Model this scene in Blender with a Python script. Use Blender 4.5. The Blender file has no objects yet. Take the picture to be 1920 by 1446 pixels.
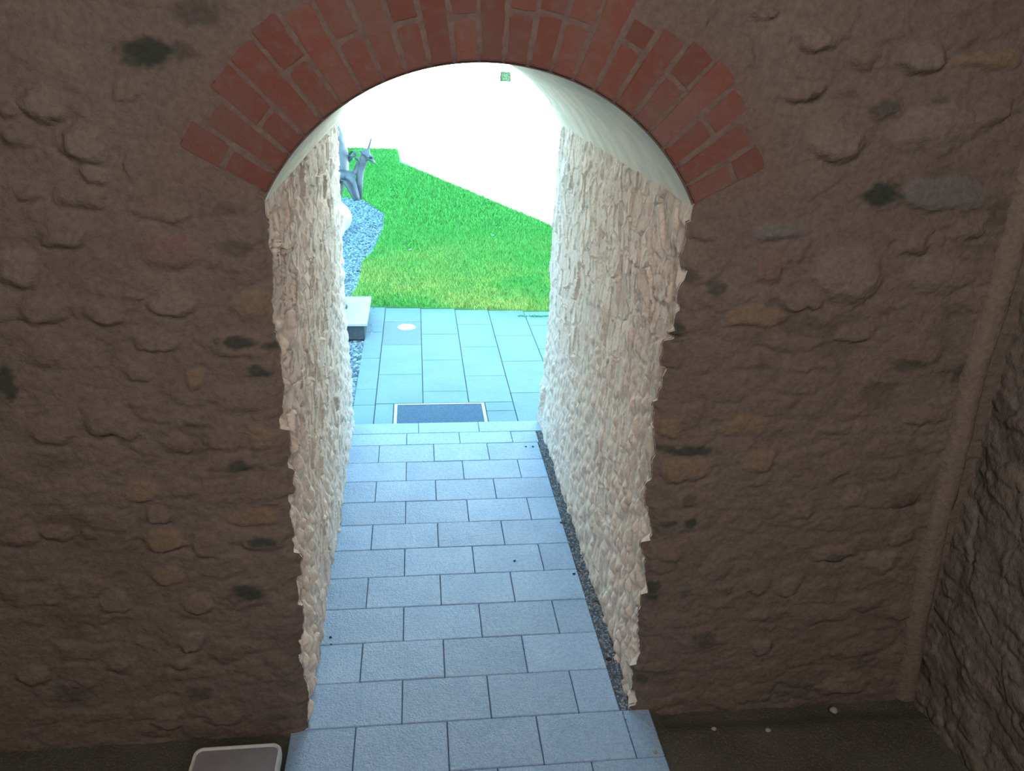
import bpy, bmesh, math, random
import numpy as np
from mathutils import Matrix, Vector
S = bpy.context.scene
COL = S.collection
R = random.Random(7)
# ------------------------------------------------------------------ camera
p, yw, r = 0.40603, 0.12653, 0.0363
f_px = 1500.0
fw = np.array([math.sin(yw)*math.cos(p), math.cos(yw)*math.cos(p), -math.sin(p)])
rt = np.array([math.cos(yw), -math.sin(yw), 0.0])
up = np.cross(rt, fw)
rt2 = math.cos(r)*rt + math.sin(r)*up
up2 = -math.sin(r)*rt + math.cos(r)*up
cam = bpy.data.cameras.new('camera')
camo = bpy.data.objects.new('camera', cam)
COL.objects.link(camo)
cam.sensor_fit = 'HORIZONTAL'; cam.sensor_width = 36.0; cam.lens = 36.0*f_px/1920.0
cam.clip_start = 0.02; cam.clip_end = 400
M = Matrix(((rt2[0], up2[0], -fw[0], 0.0949), (rt2[1], up2[1], -fw[1], -2.6911), (rt2[2], up2[2], -fw[2], 2.7919), (0, 0, 0, 1)))
camo.matrix_world = M
S.camera = camo
# ------------------------------------------------------------------ light
S.view_settings.view_transform = 'Standard'; S.view_settings.look = 'None'
S.view_settings.exposure = 0.0; S.view_settings.gamma = 1.0; S.view_settings.use_curve_mapping = False
SKY = 4.2; SUN = 64.0; FILL = 130.0
w = bpy.data.worlds.new('sky'); S.world = w; w.use_nodes = True
nt = w.node_tree; nt.nodes.clear()
tc = nt.nodes.new('ShaderNodeTexCoord'); sx = nt.nodes.new('ShaderNodeSeparateXYZ')
cr = nt.nodes.new('ShaderNodeValToRGB'); bg = nt.nodes.new('ShaderNodeBackground'); wo = nt.nodes.new('ShaderNodeOutputWorld')
nt.links.new(tc.outputs['Generated'], sx.inputs[0]); nt.links.new(sx.outputs['Z'], cr.inputs[0])
nt.links.new(cr.outputs[0], bg.inputs[0]); nt.links.new(bg.outputs[0], wo.inputs[0])
cr.color_ramp.elements[0].position = 0.0; cr.color_ramp.elements[0].color = (0.55, 0.86, 1.0, 1)
cr.color_ramp.elements[1].position = 0.55; cr.color_ramp.elements[1].color = (0.22, 0.66, 1.0, 1)
bg.inputs[1].default_value = SKY
def look(o, d):
    o.rotation_euler = Vector(d).to_track_quat('-Z', 'Y').to_euler()
ld = bpy.data.lights.new('sun', 'SUN'); ld.energy = SUN; ld.angle = math.radians(0.6); ld.color = (1.0, 0.93, 0.82)
lo = bpy.data.objects.new('sun', ld); COL.objects.link(lo); lo.location = (8, -20, 14)
el = math.atan(8.06/18.83)
look(lo, (-0.34*math.cos(el), 0.94*math.cos(el), -math.sin(el)))
ld = bpy.data.lights.new('room_fill', 'AREA'); ld.energy = FILL; ld.shape = 'DISK'; ld.size = 1.8; ld.color = (1.0, 0.93, 0.88)  # unseen area light added behind the camera to raise wall and near slabs
lo = bpy.data.objects.new('room_fill', ld); COL.objects.link(lo); lo.location = (0.2, -3.6, 3.9)
look(lo, (0.03, 0.85, -0.52))

# ------------------------------------------------------------------ helpers
def tag(o, label=None, cat=None, group=None, kind=None):
    if label: o['label'] = label
    if cat: o['category'] = cat
    if group: o['group'] = group
    if kind: o['kind'] = kind
    return o
def link(name, me, mat=None, parent=None):
    o = bpy.data.objects.new(name, me); COL.objects.link(o)
    if mat: me.materials.append(mat)
    if parent: o.parent = parent
    return o
def empty(name, loc=(0, 0, 0), rz=0):
    o = bpy.data.objects.new(name, None); COL.objects.link(o); o.location = loc; o.rotation_euler = (0, 0, rz)
    o.empty_display_size = 0.1
    return o
def mesh(name, V, F, smooth=False, attrs=None):
    me = bpy.data.meshes.new(name)
    me.from_pydata([tuple(v) for v in V], [], [tuple(q) for q in F]); me.update()
    if smooth: me.polygons.foreach_set('use_smooth', [True]*len(me.polygons))
    for k, a in (attrs or {}).items():
        at = me.color_attributes.new(k, 'FLOAT_COLOR', 'POINT')
        a = np.asarray(a, float)
        at.data.foreach_set('color', np.concatenate([a, np.ones((len(a), 1))], 1).ravel())
    return me
def fast_mesh(name, V, F, smooth=True, col=None):
    """V (n,3), F (m,k) arrays of equal-size polygons"""
    V = np.ascontiguousarray(V, dtype=np.float32); F = np.ascontiguousarray(F, dtype=np.int32)
    me = bpy.data.meshes.new(name); k = F.shape[1]
    me.vertices.add(len(V)); me.vertices.foreach_set('co', V.ravel())
    me.loops.add(F.size); me.loops.foreach_set('vertex_index', F.ravel())
    me.polygons.add(len(F)); me.polygons.foreach_set('loop_start', np.arange(0, F.size, k, dtype=np.int32))
    me.polygons.foreach_set('loop_total', np.full(len(F), k, dtype=np.int32))
    me.update(calc_edges=True)
    if smooth: me.polygons.foreach_set('use_smooth', np.ones(len(F), dtype=bool))
    if col is not None:
        at = me.color_attributes.new('tone', 'FLOAT_COLOR', 'POINT')
        at.data.foreach_set('color', np.concatenate([col, np.ones((len(col), 1))], 1).astype(np.float32).ravel())
    return me
def grid_faces(nu, nv, off=0, flip=False):
    i = np.arange(nu-1)[:, None]; j = np.arange(nv-1)[None, :]
    a = (i*nv+j).ravel()+off
    F = np.stack([a, a+nv, a+nv+1, a+1], 1)
    return F[:, ::-1] if flip else F
def ss(a, b, x):
    t = np.clip((x-a)/(b-a), 0, 1); return t*t*(3-2*t)
def hsh(ix, iy, s):
    h = (ix.astype(np.int64)*374761393 + iy.astype(np.int64)*668265263 + s*1442695041) & 0xffffffff
    h = ((h ^ (h >> 13))*1274126177) & 0xffffffff
    h = ((h ^ (h >> 16))*2246822519) & 0xffffffff
    return ((h ^ (h >> 15)) & 0xffffff)/float(0xffffff)
def vn(x, y, s):
    ix = np.floor(x); iy = np.floor(y); fx = x-ix; fy = y-iy
    fx = fx*fx*(3-2*fx); fy = fy*fy*(3-2*fy)
    a = hsh(ix, iy, s); b = hsh(ix+1, iy, s); c = hsh(ix, iy+1, s); d = hsh(ix+1, iy+1, s)
    return (a*(1-fx)+b*fx)*(1-fy)+(c*(1-fx)+d*fx)*fy
def fbm(x, y, s, o=4):
    t = 0; a = .5; n = 0
    for k in range(o):
        t = t+a*vn(x, y, s+k*17); n += a; a *= .5; x = x*2.03+3.1; y = y*2.03+1.7
    return t/n-.5
def worley(x, y, s):
    ix = np.floor(x); iy = np.floor(y)
    f1 = np.full(x.shape, 9.); f2 = np.full(x.shape, 9.)
    cx = np.zeros(x.shape); cy = np.zeros(x.shape); ia = np.zeros(x.shape); ib = np.zeros(x.shape)
    for dx in (-1, 0, 1):
        for dy in (-1, 0, 1):
            a = ix+dx; b = iy+dy
            px = a+.15+.7*hsh(a, b, s); py = b+.15+.7*hsh(a, b, s+5)
            d = np.hypot(x-px, y-py)
            m = d < f1
            f2 = np.where(m, f1, np.minimum(f2, d))
            cx = np.where(m, x-px, cx); cy = np.where(m, y-py, cy)
            ia = np.where(m, a, ia); ib = np.where(m, b, ib)
            f1 = np.where(m, d, f1)
    return f1, f2, cx, cy, ia, ib

# ------------------------------------------------------------------ materials
def mat(name, base, rough=0.85, noise=None, bump=None, attr=False, metal=0.0, island=0.0, spec=0.3):
    """noise = list of (scale, strength, colour2); bump = list of (scale, distance)"""
    m = bpy.data.materials.new(name); m.use_nodes = True
    n = m.node_tree.nodes; L = m.node_tree.links
    b = n['Principled BSDF']; b.inputs['Roughness'].default_value = rough; b.inputs['Metallic'].default_value = metal
    b.inputs['Specular IOR Level'].default_value = spec
    tc = n.new('ShaderNodeTexCoord')
    if attr:
        at = n.new('ShaderNodeAttribute'); at.attribute_name = 'tone'; cur = at.outputs['Color']
    else:
        rg = n.new('ShaderNodeRGB'); rg.outputs[0].default_value = (*base, 1); cur = rg.outputs[0]
    for (sc, lo_, hi_, c2) in (noise or []):
        t = n.new('ShaderNodeTexNoise'); t.inputs['Scale'].default_value = sc; t.inputs['Detail'].default_value = 4
        L.new(tc.outputs['Object'], t.inputs['Vector'])
        rm = n.new('ShaderNodeMapRange'); rm.inputs['From Min'].default_value = lo_; rm.inputs['From Max'].default_value = hi_
        L.new(t.outputs['Fac'], rm.inputs['Value'])
        mx = n.new('ShaderNodeMix'); mx.data_type = 'RGBA'
        if len(c2) == 4:
            mx.blend_type = 'MULTIPLY'
        L.new(rm.outputs[0], mx.inputs['Factor']); L.new(cur, mx.inputs[6]); mx.inputs[7].default_value = (*c2[:3], 1)
        cur = mx.outputs[2]
    if island:
        g = n.new('ShaderNodeNewGeometry'); rm = n.new('ShaderNodeMapRange')
        rm.inputs['To Min'].default_value = 1-island; rm.inputs['To Max'].default_value = 1+island
        L.new(g.outputs['Random Per Island'], rm.inputs['Value'])
        vm = n.new('ShaderNodeVectorMath'); vm.operation = 'SCALE'
        L.new(cur, vm.inputs[0]); L.new(rm.outputs[0], vm.inputs['Scale']); cur = vm.outputs[0]
    L.new(cur, b.inputs['Base Color'])
    prev = None
    for (sc, dist) in (bump or []):
        t = n.new('ShaderNodeTexNoise'); t.inputs['Scale'].default_value = sc; t.inputs['Detail'].default_value = 5
        L.new(tc.outputs['Object'], t.inputs['Vector'])
        bp = n.new('ShaderNodeBump'); bp.inputs['Distance'].default_value = dist; bp.inputs['Strength'].default_value = 1
        L.new(t.outputs['Fac'], bp.inputs['Height'])
        if prev: L.new(prev, bp.inputs['Normal'])
        prev = bp.outputs[0]
    if prev: L.new(prev, b.inputs['Normal'])
    return m
m_room = mat('rubble_stone_wall', (.2, .15, .12), .95, [(55, .35, .75, (.75, .72, .7, 1))], [(40, .006), (160, .002)], attr=True, spec=.1)
m_lime = mat('limewashed_rubble', (.8, .68, .56), .9, [(9, .4, .7, (.78, .66, .55)), (60, .5, .8, (.6, .5, .42))], [(45, .004), (150, .0015)], attr=True, spec=.15)
m_soffit = mat('smooth_lime_plaster', (.84, .77, .63), .8, [(6, .35, .75, (.66, .60, .48))], [(5, .004)], spec=.2)
m_brick = mat('old_red_brick', (.185, .073, .055), .9, [(4, .45, .7, (.175, .10, .078)), (30, .5, .85, (.19, .12, .098))], [(60, .006)], island=.12, spec=.1)
m_mortar = mat('brick_mortar', (.205, .142, .117), .95, [(30, .3, .7, (.15, .10, .085))], [(60, .008)], spec=.1)
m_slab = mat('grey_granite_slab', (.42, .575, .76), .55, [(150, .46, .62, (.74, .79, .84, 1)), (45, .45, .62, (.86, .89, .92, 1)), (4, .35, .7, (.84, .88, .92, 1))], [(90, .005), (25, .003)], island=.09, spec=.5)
m_joint = mat('dark_joint', (.10, .12, .14), .95, None, [(80, .004)])
m_patio = mat('bluish_stone_slab', (.195, .325, .36), .7, [(120, .45, .62, (.86, .86, .86, 1)), (3, .35, .7, (.88, .9, .9, 1))], [(60, .003), (9, .004)], island=.06)
m_patiod = mat('dark_stone_slab', (.16, .26, .31), .7, [(120, .45, .62, (.86, .86, .86, 1))], [(60, .003)])
m_gravel = mat('grey_gravel', (.30, .33, .36), .8, [(70, .4, .6, (.15, .17, .2))], None, island=.45)
m_gravelb = mat('blue_grey_gravel', (.27, .36, .42), .8, [(30, .4, .6, (.14, .2, .26))], None, island=.7)
m_dim_floor = mat('dimmed_room_floor', (.10, .095, .075), .95, [(3, .35, .7, (.07, .062, .05)), (120, .5, .7, (.15, .13, .1))], [(90, .006)], spec=.1)
m_lawn = mat('lawn_soil', (.10, .28, .06), .95, [(2, .4, .6, (.14, .3, .05))], [(20, .02)])
m_pale = mat('sun_glare_ground', (.85, .82, .76), .9, [(60, .4, .6, (.75, .72, .66))], [(60, .01)])
m_render = mat('white_render', (.9, .88, .84), .9, [(2, .4, .6, (.85, .83, .8))], [(40, .003)])
m_steel = mat('brushed_metal', (.62, .70, .74), .4, [(200, .4, .6, (.5, .58, .62))], None, metal=.3)
m_mat = mat('blue_grey_mat', (.13, .20, .28), .95, [(150, .4, .6, (.08, .12, .18))], [(120, .004)])
m_bronze = mat('pale_bronze', (.14, .20, .25), .5, [(8, .4, .7, (.07, .11, .15))], [(20, .006)], metal=.35)
m_stone = mat('pale_stone', (.55, .58, .58), .8, [(10, .4, .7, (.62, .58, .53)), (90, .45, .65, (.5, .52, .53))], [(50, .003)])
m_dark = mat('shaded_plinth_base', (.05, .075, .10), .7, [(30, .4, .7, (.07, .1, .13))], [(50, .002)])
m_mound = mat('white_mound', (.9, .9, .88), .8, [(8, .4, .7, (.85, .86, .86))], [(12, .01)])
m_block = mat('grey_stone_block', (.20, .19, .19), .7, [(12, .35, .7, (.16, .15, .16))], [(80, .002)])
m_rim = mat('lit_rim_pale_post', (.50, .50, .46), .6, [(30, .4, .7, (.44, .43, .4))], [(80, .001)])
m_speck = mat('black_pebble', (.03, .03, .035), .6, [(80, .4, .7, (.05, .05, .055))])
m_peb = mat('pale_pebble', (.38, .33, .28), .7, [(80, .4, .7, (.3, .26, .22))])
m_leaf = mat('dry_leaf', (.06, .05, .04), .8, [(80, .4, .7, (.1, .08, .05))])
m_hedge = mat('hedge_green', (.006, .034, .018), .9, [(12, .4, .6, (.003, .02, .011))], [(12, .04)])
m_white = mat('grey_painted_slat', (.03, .028, .035), .6, [(12, .4, .6, (.04, .036, .045))])
m_moss = mat('moss_green', (.06, .30, .10), .95, [(60, .4, .6, (.04, .2, .08))])
def glass_light():
    m = bpy.data.materials.new('lit_lens'); m.use_nodes = True
    b = m.node_tree.nodes['Principled BSDF']; n = m.node_tree.nodes; L = m.node_tree.links
    t = n.new('ShaderNodeTexNoise'); t.inputs['Scale'].default_value = 6
    rm = n.new('ShaderNodeMapRange'); rm.inputs['To Min'].default_value = 4.5; rm.inputs['To Max'].default_value = 5.5
    L.new(t.outputs['Fac'], rm.inputs[0]); L.new(rm.outputs[0], b.inputs['Emission Strength'])
    b.inputs['Base Color'].default_value = (.9, .9, .85, 1); b.inputs['Emission Color'].default_value = (1, .93, .8, 1)
    return m
m_lens = glass_light()
def grass_mat():
    m = bpy.data.materials.new('grass_blade'); m.use_nodes = True
    n = m.node_tree.nodes; L = m.node_tree.links; b = n['Principled BSDF']
    tc = n.new('ShaderNodeTexCoord'); sep = n.new('ShaderNodeSeparateXYZ'); L.new(tc.outputs['Object'], sep.inputs[0])
    t = n.new('ShaderNodeTexNoise'); t.inputs['Scale'].default_value = .9; t.inputs['Detail'].default_value = 3; L.new(tc.outputs['Object'], t.inputs['Vector'])
    # worn yellowish band along the paving
    rm = n.new('ShaderNodeMapRange'); rm.inputs['From Min'].default_value = 10.0; rm.inputs['From Max'].default_value = 6.6; L.new(sep.outputs['Y'], rm.inputs[0])
    r2 = n.new('ShaderNodeMapRange'); r2.inputs['From Min'].default_value = .34; r2.inputs['From Max'].default_value = .62; L.new(t.outputs['Fac'], r2.inputs[0])
    mu = n.new('ShaderNodeMath'); mu.operation = 'MULTIPLY'; L.new(rm.outputs[0], mu.inputs[0]); L.new(r2.outputs[0], mu.inputs[1])
    mx = n.new('ShaderNodeMix'); mx.data_type = 'RGBA'; L.new(mu.outputs[0], mx.inputs['Factor'])
    mx.inputs[6].default_value = (.115, .43, .085, 1); mx.inputs[7].default_value = (.42, .50, .13, 1)
    g = n.new('ShaderNodeNewGeometry'); r3 = n.new('ShaderNodeMapRange'); r3.inputs['To Min'].default_value = .5; r3.inputs['To Max'].default_value = 1.55
    L.new(g.outputs['Random Per Island'], r3.inputs[0])
    vm = n.new('ShaderNodeVectorMath'); vm.operation = 'SCALE'; L.new(mx.outputs[2], vm.inputs[0]); L.new(r3.outputs[0], vm.inputs['Scale'])
    L.new(vm.outputs[0], b.inputs['Base Color']); b.inputs['Roughness'].default_value = .7; b.inputs['Specular IOR Level'].default_value = .2
    return m
m_grass = grass_mat()

def box_bm(bm, x0, x1, y0, y1, z0, z1, bevel=0.0, seg=1):
    mt = Matrix.Translation(((x0+x1)/2, (y0+y1)/2, (z0+z1)/2)) @ Matrix.Diagonal((x1-x0, y1-y0, z1-z0, 1))
    g = bmesh.ops.create_cube(bm, size=1, matrix=mt)
    if bevel:
        es = set()
        for v in g['verts']: es.update(v.link_edges)
        bmesh.ops.bevel(bm, geom=list(es), offset=bevel, segments=seg, affect='EDGES', profile=.5)
def from_bm(name, bm, material, parent=None, smooth=False):
    me = bpy.data.meshes.new(name); bm.to_mesh(me); bm.free()
    if smooth: me.polygons.foreach_set('use_smooth', [True]*len(me.polygons))
    return link(name, me, material, parent)
def box(name, b, material, parent=None, bevel=0, seg=1):
    bm = bmesh.new(); box_bm(bm, *b, bevel, seg); return from_bm(name, bm, material, parent)

# ------------------------------------------------------------------ passage profile
def arch_par(y):
    t = y/3.03
    return .325+.025*t, 1.917-.017*t, .81+.03*t       # xc, zc, R
SPR = 2.29
def jag(z, s, amp):                                     # ragged arris of the rubble jamb
    w_, _, cx, cy, ia, ib = worley(z/.13+fbm(z*9, z*0+s, s)*.8, np.zeros_like(z)+.5, s)
    a = (hsh(ia, ib, s+3)-.5)*1.6+cx*(hsh(ia, ib, s+9)-.5)*1.8
    return amp*(a+fbm(z*28, z*0+2., s+1, 3)*1.5)*ss(SPR, SPR-.08, z)
zj = [0, .25, .5, .8, 1.2, 1.7, 1.95, 2.1, 2.2, SPR, 4]
def xl(z):
    return np.interp(z, zj, [-.408, -.402, -.395, -.385, -.388, -.388, -.392, -.39, -.385, -.394, -.394])+jag(z, 11, .018)
def xr(z):
    return np.interp(z, zj, [1.04, 1.038, 1.038, 1.02, 1.005, 1.0, 1.022, 1.03, 1.028, 1.044, 1.044])+jag(z, 23, .021)

def stones(u, v, s, cell, tilt=1.0):
    """thin edged rubble plates bedded in lime, with lips of lime curling over some edges"""
    wu = u+fbm(u*6, v*6, s)*.09; wv = v+fbm(u*6+7, v*6+3, s+2)*.09
    h = 0
    for k, (c, a) in enumerate(((cell, 1.0), (cell*.55, .5))):
        f1, f2, cx, cy, ia, ib = worley(wu/c, wv/(c*1.08), s+40*k)
        am = .1+.9*hsh(ia, ib, s+6+k)
        gx = (hsh(ia, ib, s+8+k)-.5)*2.6*tilt; gy = (hsh(ia, ib, s+9+k)-.5)*1.6*tilt
        e = ss(.0, .12, f2-f1)
        lip = np.exp(-((f2-f1-.10)/.06)**2)*ss(.45, .8, hsh(ia, ib, s+15+k)+.4*fbm(u*8, v*8, s+19, 2))
        h = h+a*(e*(am+gx*cx+gy*cy)-.4+.55*lip)
    return h

# ---------------- front wall (room side), relief towards -y
# notable stones and stains: x px, y px, rx, ry, height, tone
ST = [(85,195,40,35,1.2,'p'),(165,265,45,40,1.4,'p'),(20,210,25,20,1.3,'n'),(35,500,45,40,1,'p'),(30,250,35,25,1,'n'),(120,435,45,32,1,'n'),(150,365,50,25,.9,'n'),
(310,390,60,18,.6,'n'),(320,470,60,38,.6,'r'),(205,585,40,26,.7,'n'),(320,575,42,20,.7,'p'),(255,550,25,10,.6,'n'),(80,580,50,30,.9,'n'),(290,640,40,18,.7,'n'),
(480,565,45,25,.35,'o'),(450,640,60,28,.5,'n'),(365,705,22,22,.5,'o'),(445,745,48,28,.5,'n'),(265,700,30,18,.6,'n'),(90,660,50,25,.6,'n'),(100,805,38,27,.7,'n'),
(210,795,48,28,.8,'n'),(330,830,32,22,.7,'n'),(420,820,36,28,.5,'n'),(487,815,28,25,.5,'o'),(440,870,50,18,.4,'n'),(265,915,35,20,.5,'o'),(350,915,25,18,.5,'n'),
(485,915,45,22,.4,'n'),(480,965,55,15,.4,'o'),(300,960,22,14,.9,'n'),(310,1010,38,25,.9,'o'),(40,1010,40,20,.7,'n'),(110,1000,34,17,.8,'n'),(395,1020,28,25,.5,'n'),
(490,1010,42,22,.5,'n'),(460,1110,55,30,.5,'n'),(315,1080,30,18,.5,'o'),(220,1130,32,18,.6,'n'),(375,1130,30,18,.6,'n'),(365,1200,24,18,.9,'p'),(225,1240,30,18,.7,'n'),
(350,1240,24,13,.8,'n'),(60,1260,35,20,.7,'n'),(315,1345,28,18,.8,'n'),(415,1340,38,16,.6,'n'),(240,170,30,26,.5,'n'),(175,320,34,20,1,'p'),(60,360,30,22,.8,'n'),(250,300,14,40,.5,'n'),
(1300,45,20,25,.8,'n'),(1430,20,28,12,.9,'n'),(1525,70,40,25,1.2,'p'),(1620,105,30,26,1,'n'),(1725,105,48,34,1.3,'p'),(1845,110,60,20,.8,'o'),(1390,100,28,42,.7,'n'),
(1505,165,35,25,.9,'n'),(1655,200,35,25,.8,'n'),(1570,265,58,36,1.2,'p'),(1750,240,78,46,1.1,'p'),(1860,205,30,32,1,'n'),(1765,362,80,34,.7,'g'),(1460,432,55,17,.9,'g'),
(1585,510,68,52,1.1,'p'),(1708,455,30,20,1.1,'n'),(1755,510,62,38,.8,'p'),(1440,505,30,32,.6,'r'),(1410,595,60,20,.6,'o'),(1500,565,40,20,.7,'n'),(1310,435,45,15,.4,'n'),
(1390,795,45,22,.5,'o'),(1245,800,30,20,.5,'o'),(1280,880,46,22,.5,'o'),(1425,865,30,22,.6,'o'),(1570,875,25,20,.5,'n'),(1600,930,22,20,.6,'p'),(1690,935,28,14,.9,'d2'),
(1285,935,30,18,.4,'n'),(1500,950,24,20,.5,'n'),(1255,1035,34,18,.5,'n'),(1345,1055,28,26,.6,'n'),(1420,1092,25,20,.6,'n'),(1560,1035,42,16,.9,'n'),(1650,1050,30,20,.8,'p'),
(1620,1125,32,18,.6,'n'),(1315,1195,40,24,.5,'n'),(1480,1100,22,16,.6,'n'),(1540,1150,50,16,.5,'n'),(1700,1140,35,18,.6,'n'),(1430,1150,40,14,.5,'n'),(1600,1215,55,16,.5,'n'),
(1430,1210,20,16,.7,'n'),(1580,1280,45,18,.7,'p'),(1690,1000,24,20,.6,'n'),(1560,800,30,14,.5,'n'),(1730,780,45,16,.6,'n'),(1810,430,30,25,.8,'n'),(1480,640,60,16,.5,'n'),(1600,620,40,18,.5,'n')]
DK = [(275,100,62,36,1),(370,20,60,35,.55),(340,95,30,20,.5),(435,390,40,14,.6),(515,390,26,12,.6),(440,465,42,18,.4),(445,638,42,14,.9),(515,648,28,10,.8),(485,695,25,15,.8),(15,715,22,38,.9),
(448,870,28,12,.8),(490,1012,34,11,.85),(465,1108,36,20,.9),(135,1300,50,22,.5),(375,1298,28,18,.5),(520,1345,30,9,.5),(100,870,45,14,.25),
(1655,365,42,27,1),(1340,540,24,18,.7),(1292,520,20,14,.6),(1270,622,15,24,.75),(1700,685,40,14,.6),(1797,700,16,20,.6),(1300,845,52,11,.85),(1245,840,30,8,.6),(1292,980,16,10,.9),
(1250,980,22,7,.7),(1222,1108,16,26,.8),(1283,1112,10,12,.5),(1318,1195,26,16,.55),(1204,1275,14,12,.6),(1290,935,16,15,.5),(1565,1040,26,10,.6),(1655,200,30,20,.6),(1520,185,16,14,.5),
(1470,1290,60,18,.3),(1760,190,20,10,.4),(1870,400,28,30,.45)]
CAMP = np.array([0.0949, -2.6911, 2.7919])
def unp(px, py):
    d = (px-960)/f_px*rt2-(py-723)/f_px*up2+fw
    q = CAMP+d*(0-CAMP[1])/d[1]
    return q[0], q[2]
def ell(px, py, rx, ry):
    x, z = unp(px, py); a = unp(px-rx, py); b = unp(px+rx, py); c = unp(px, py-ry); d = unp(px, py+ry)
    return x, z, (b[0]-a[0])/2, (c[1]-d[1])/2
E_ST = [(*ell(*s[:4]), s[4], s[5]) for s in ST]
E_DK = [(*ell(*s[:4]), s[4]) for s in DK]
TONE = {'n': (.196, .150, .126), 'p': (.220, .175, .148), 'o': (.235, .165, .112), 'r': (.205, .130, .115), 'g': (.180, .163, .160), 'd2': (.12, .09, .075)}
def relief(x, z, s=3):
    wx = x+fbm(x*11, z*11, s, 3)*.055+fbm(x*42, z*42, s+1, 3)*.022; wz = z+fbm(x*11+5, z*11+9, s+4, 3)*.05+fbm(x*42+3, z*42, s+6, 3)*.018
    h = np.zeros(x.shape); base = np.array((.185, .145, .122))
    col = base*(1+.22*fbm(x*3, z*3, s+9, 3))[..., None]*np.ones(x.shape+(3,))
    # background rubble, low and half buried
    f1, f2, cx, cy, ia, ib = worley(wx/.19, wz/.105, s+60)
    k = hsh(ia, ib, s+70)
    plaster = ss(.0, .6, (fbm(x*1.3, z*1.3, s+80, 2)+.5)*1.2-.2)
    e = ss(.03, .35, f2-f1)*ss(.25, .8, k)
    h += .008*e*(1-.3*plaster)
    f1, f2, cx, cy, ia, ib = worley(wx/.075+4, wz/.05, s+90)
    h += .004*ss(.05, .4, f2-f1)*ss(.5, .9, hsh(ia, ib, s+71))
    # grime in eroded places and paler rubbed plaster
    g1 = ss(.10, .26, fbm(x*4.2, z*6.5, s+31, 5))[..., None]*.38
    col = col*(1-g1)+np.array((.095, .078, .062))*g1
    g2 = ss(.08, .25, fbm(x*5.5+9, z*7, s+37, 5))[..., None]*.35
    col = col*(1-g2)+np.array((.235, .188, .155))*g2
    h -= .006*g1[..., 0]/.38
    h += .009*np.abs(fbm(x*7, z*12, s+41, 4))
    kk = hsh(ia, ib, s+72)[..., None]*e[..., None]*.25
    col = col*(1-kk)+np.array((.21, .155, .12))*kk
    h += .010*fbm(x*5, z*5, s+12, 3)+.008*fbm(x*16, z*16, s+14, 4)
    for (ex, ez, ax, az, am, ty) in E_ST:
        m = (np.abs(x-ex) < ax*1.6) & (np.abs(z-ez) < az*1.9)
        if not m.any(): continue
        dx = (wx[m]-ex)/ax; dz = (wz[m]-ez)/az
        d = (np.abs(dx)**2.6+np.abs(dz)**2.6)**(1/2.6)
        q = ss(1.12, (.5, .2, .62)[int(ex*977) % 3], d)
        h[m] = h[m]*(1-.5*q)+am*.024*q*(1-.25*dz)
        # eroded bedding groove under the stone
        h[m] -= .005*am*np.exp(-((d-1.18)/.13)**2)*(dz < 0)
        c = np.array(TONE[ty]); qc = ss(1.05, .8, d)[:, None]*.8
        col[m] = col[m]*(1-qc)+c*qc
    for (ex, ez, ax, az, am) in E_DK:
        m = (np.abs(x-ex) < ax*1.8) & (np.abs(z-ez) < az*2)
        if not m.any(): continue
        n_ = fbm(x[m]*30, z[m]*45, 31, 4)*.9
        d = np.hypot((x[m]-ex)/ax, (z[m]-ez)/az)+n_
        q = (ss(1.05, .55, d)*am)[:, None]
        col[m] = col[m]*(1-q)+np.array((.055, .06, .052))*q
    return h, col
def near_arch(x, z):                                    # how much of the surface is smooth render around the brick ring
    d = np.hypot(x-.325, z-1.917)
    return ss(1.24, 1.12, d)*ss(2.2, 2.32, z)
def front(X, Z):
    h, col = relief(X, Z)
    a = near_arch(X, Z); h = h*(1-.9*a)
    col = col*(1-a[..., None]*.7)+np.array((.19, .135, .115))*a[..., None]*.7
    edge = np.ones(X.shape)
    ins = Z < SPR
    dl = np.where(ins, np.minimum(np.abs(X-xl(Z)), np.abs(X-xr(Z))), 9)
    da = np.where(~ins, np.abs(np.hypot(X-.325, Z-1.917)-.81), 9)
    edge = ss(0, .035, np.minimum(dl, da))
    Y = -(h+.004)*edge+.012*(1-ss(0, .05, np.minimum(dl, da)))
    return Y, col
XW0, XW1, ZT = -3.2, 2.42, 4.3
Vs, Fs, Cs = [], [], []; off = 0
def add_sheet(X, Z):
    global off
    Y, col = front(X, Z)
    Vs.append(np.stack([X, Y, Z], -1).reshape(-1, 3)); Cs.append(col.reshape(-1, 3))
    Fs.append(grid_faces(X.shape[0], X.shape[1], off)); off += X.size
zz = np.linspace(-.05, SPR, 300)
def xs_bias(a, b, n):                                  # fraction grid
    return np.linspace(0, 1, n)
t = np.concatenate([np.linspace(0, .33, 30)[:-1], np.linspace(.33, 1, 230)])
X = (XW0+(xl(zz)[None, :]-XW0)*t[:, None]); Z = np.broadcast_to(zz[None, :], X.shape)
add_sheet(X, Z)
t = np.linspace(0, 1, 190)
X = xr(zz)[None, :]+(XW1-xr(zz)[None, :])*t[:, None]; Z = np.broadcast_to(zz[None, :], X.shape)
add_sheet(X, Z)
xs = np.concatenate([np.linspace(XW0, -1.3, 40)[:-1], np.linspace(-1.3, -.394, 120)[:-1], -.394+1.438*(1-np.cos(np.linspace(0, math.pi, 180)))/2, np.linspace(1.044, XW1, 180)[1:]])
bot = np.where((xs > -.394) & (xs < 1.044), 1.917+np.sqrt(np.clip(.81**2-(xs-.325)**2, 0, 1)), SPR)
tv = np.concatenate([np.linspace(0, .42, 100)[:-1], np.linspace(.42, 1, 20)])
X = np.broadcast_to(xs[:, None], (len(xs), len(tv))); Z = bot[:, None]+(ZT-bot[:, None])*tv[None, :]
add_sheet(X, Z)
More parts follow.
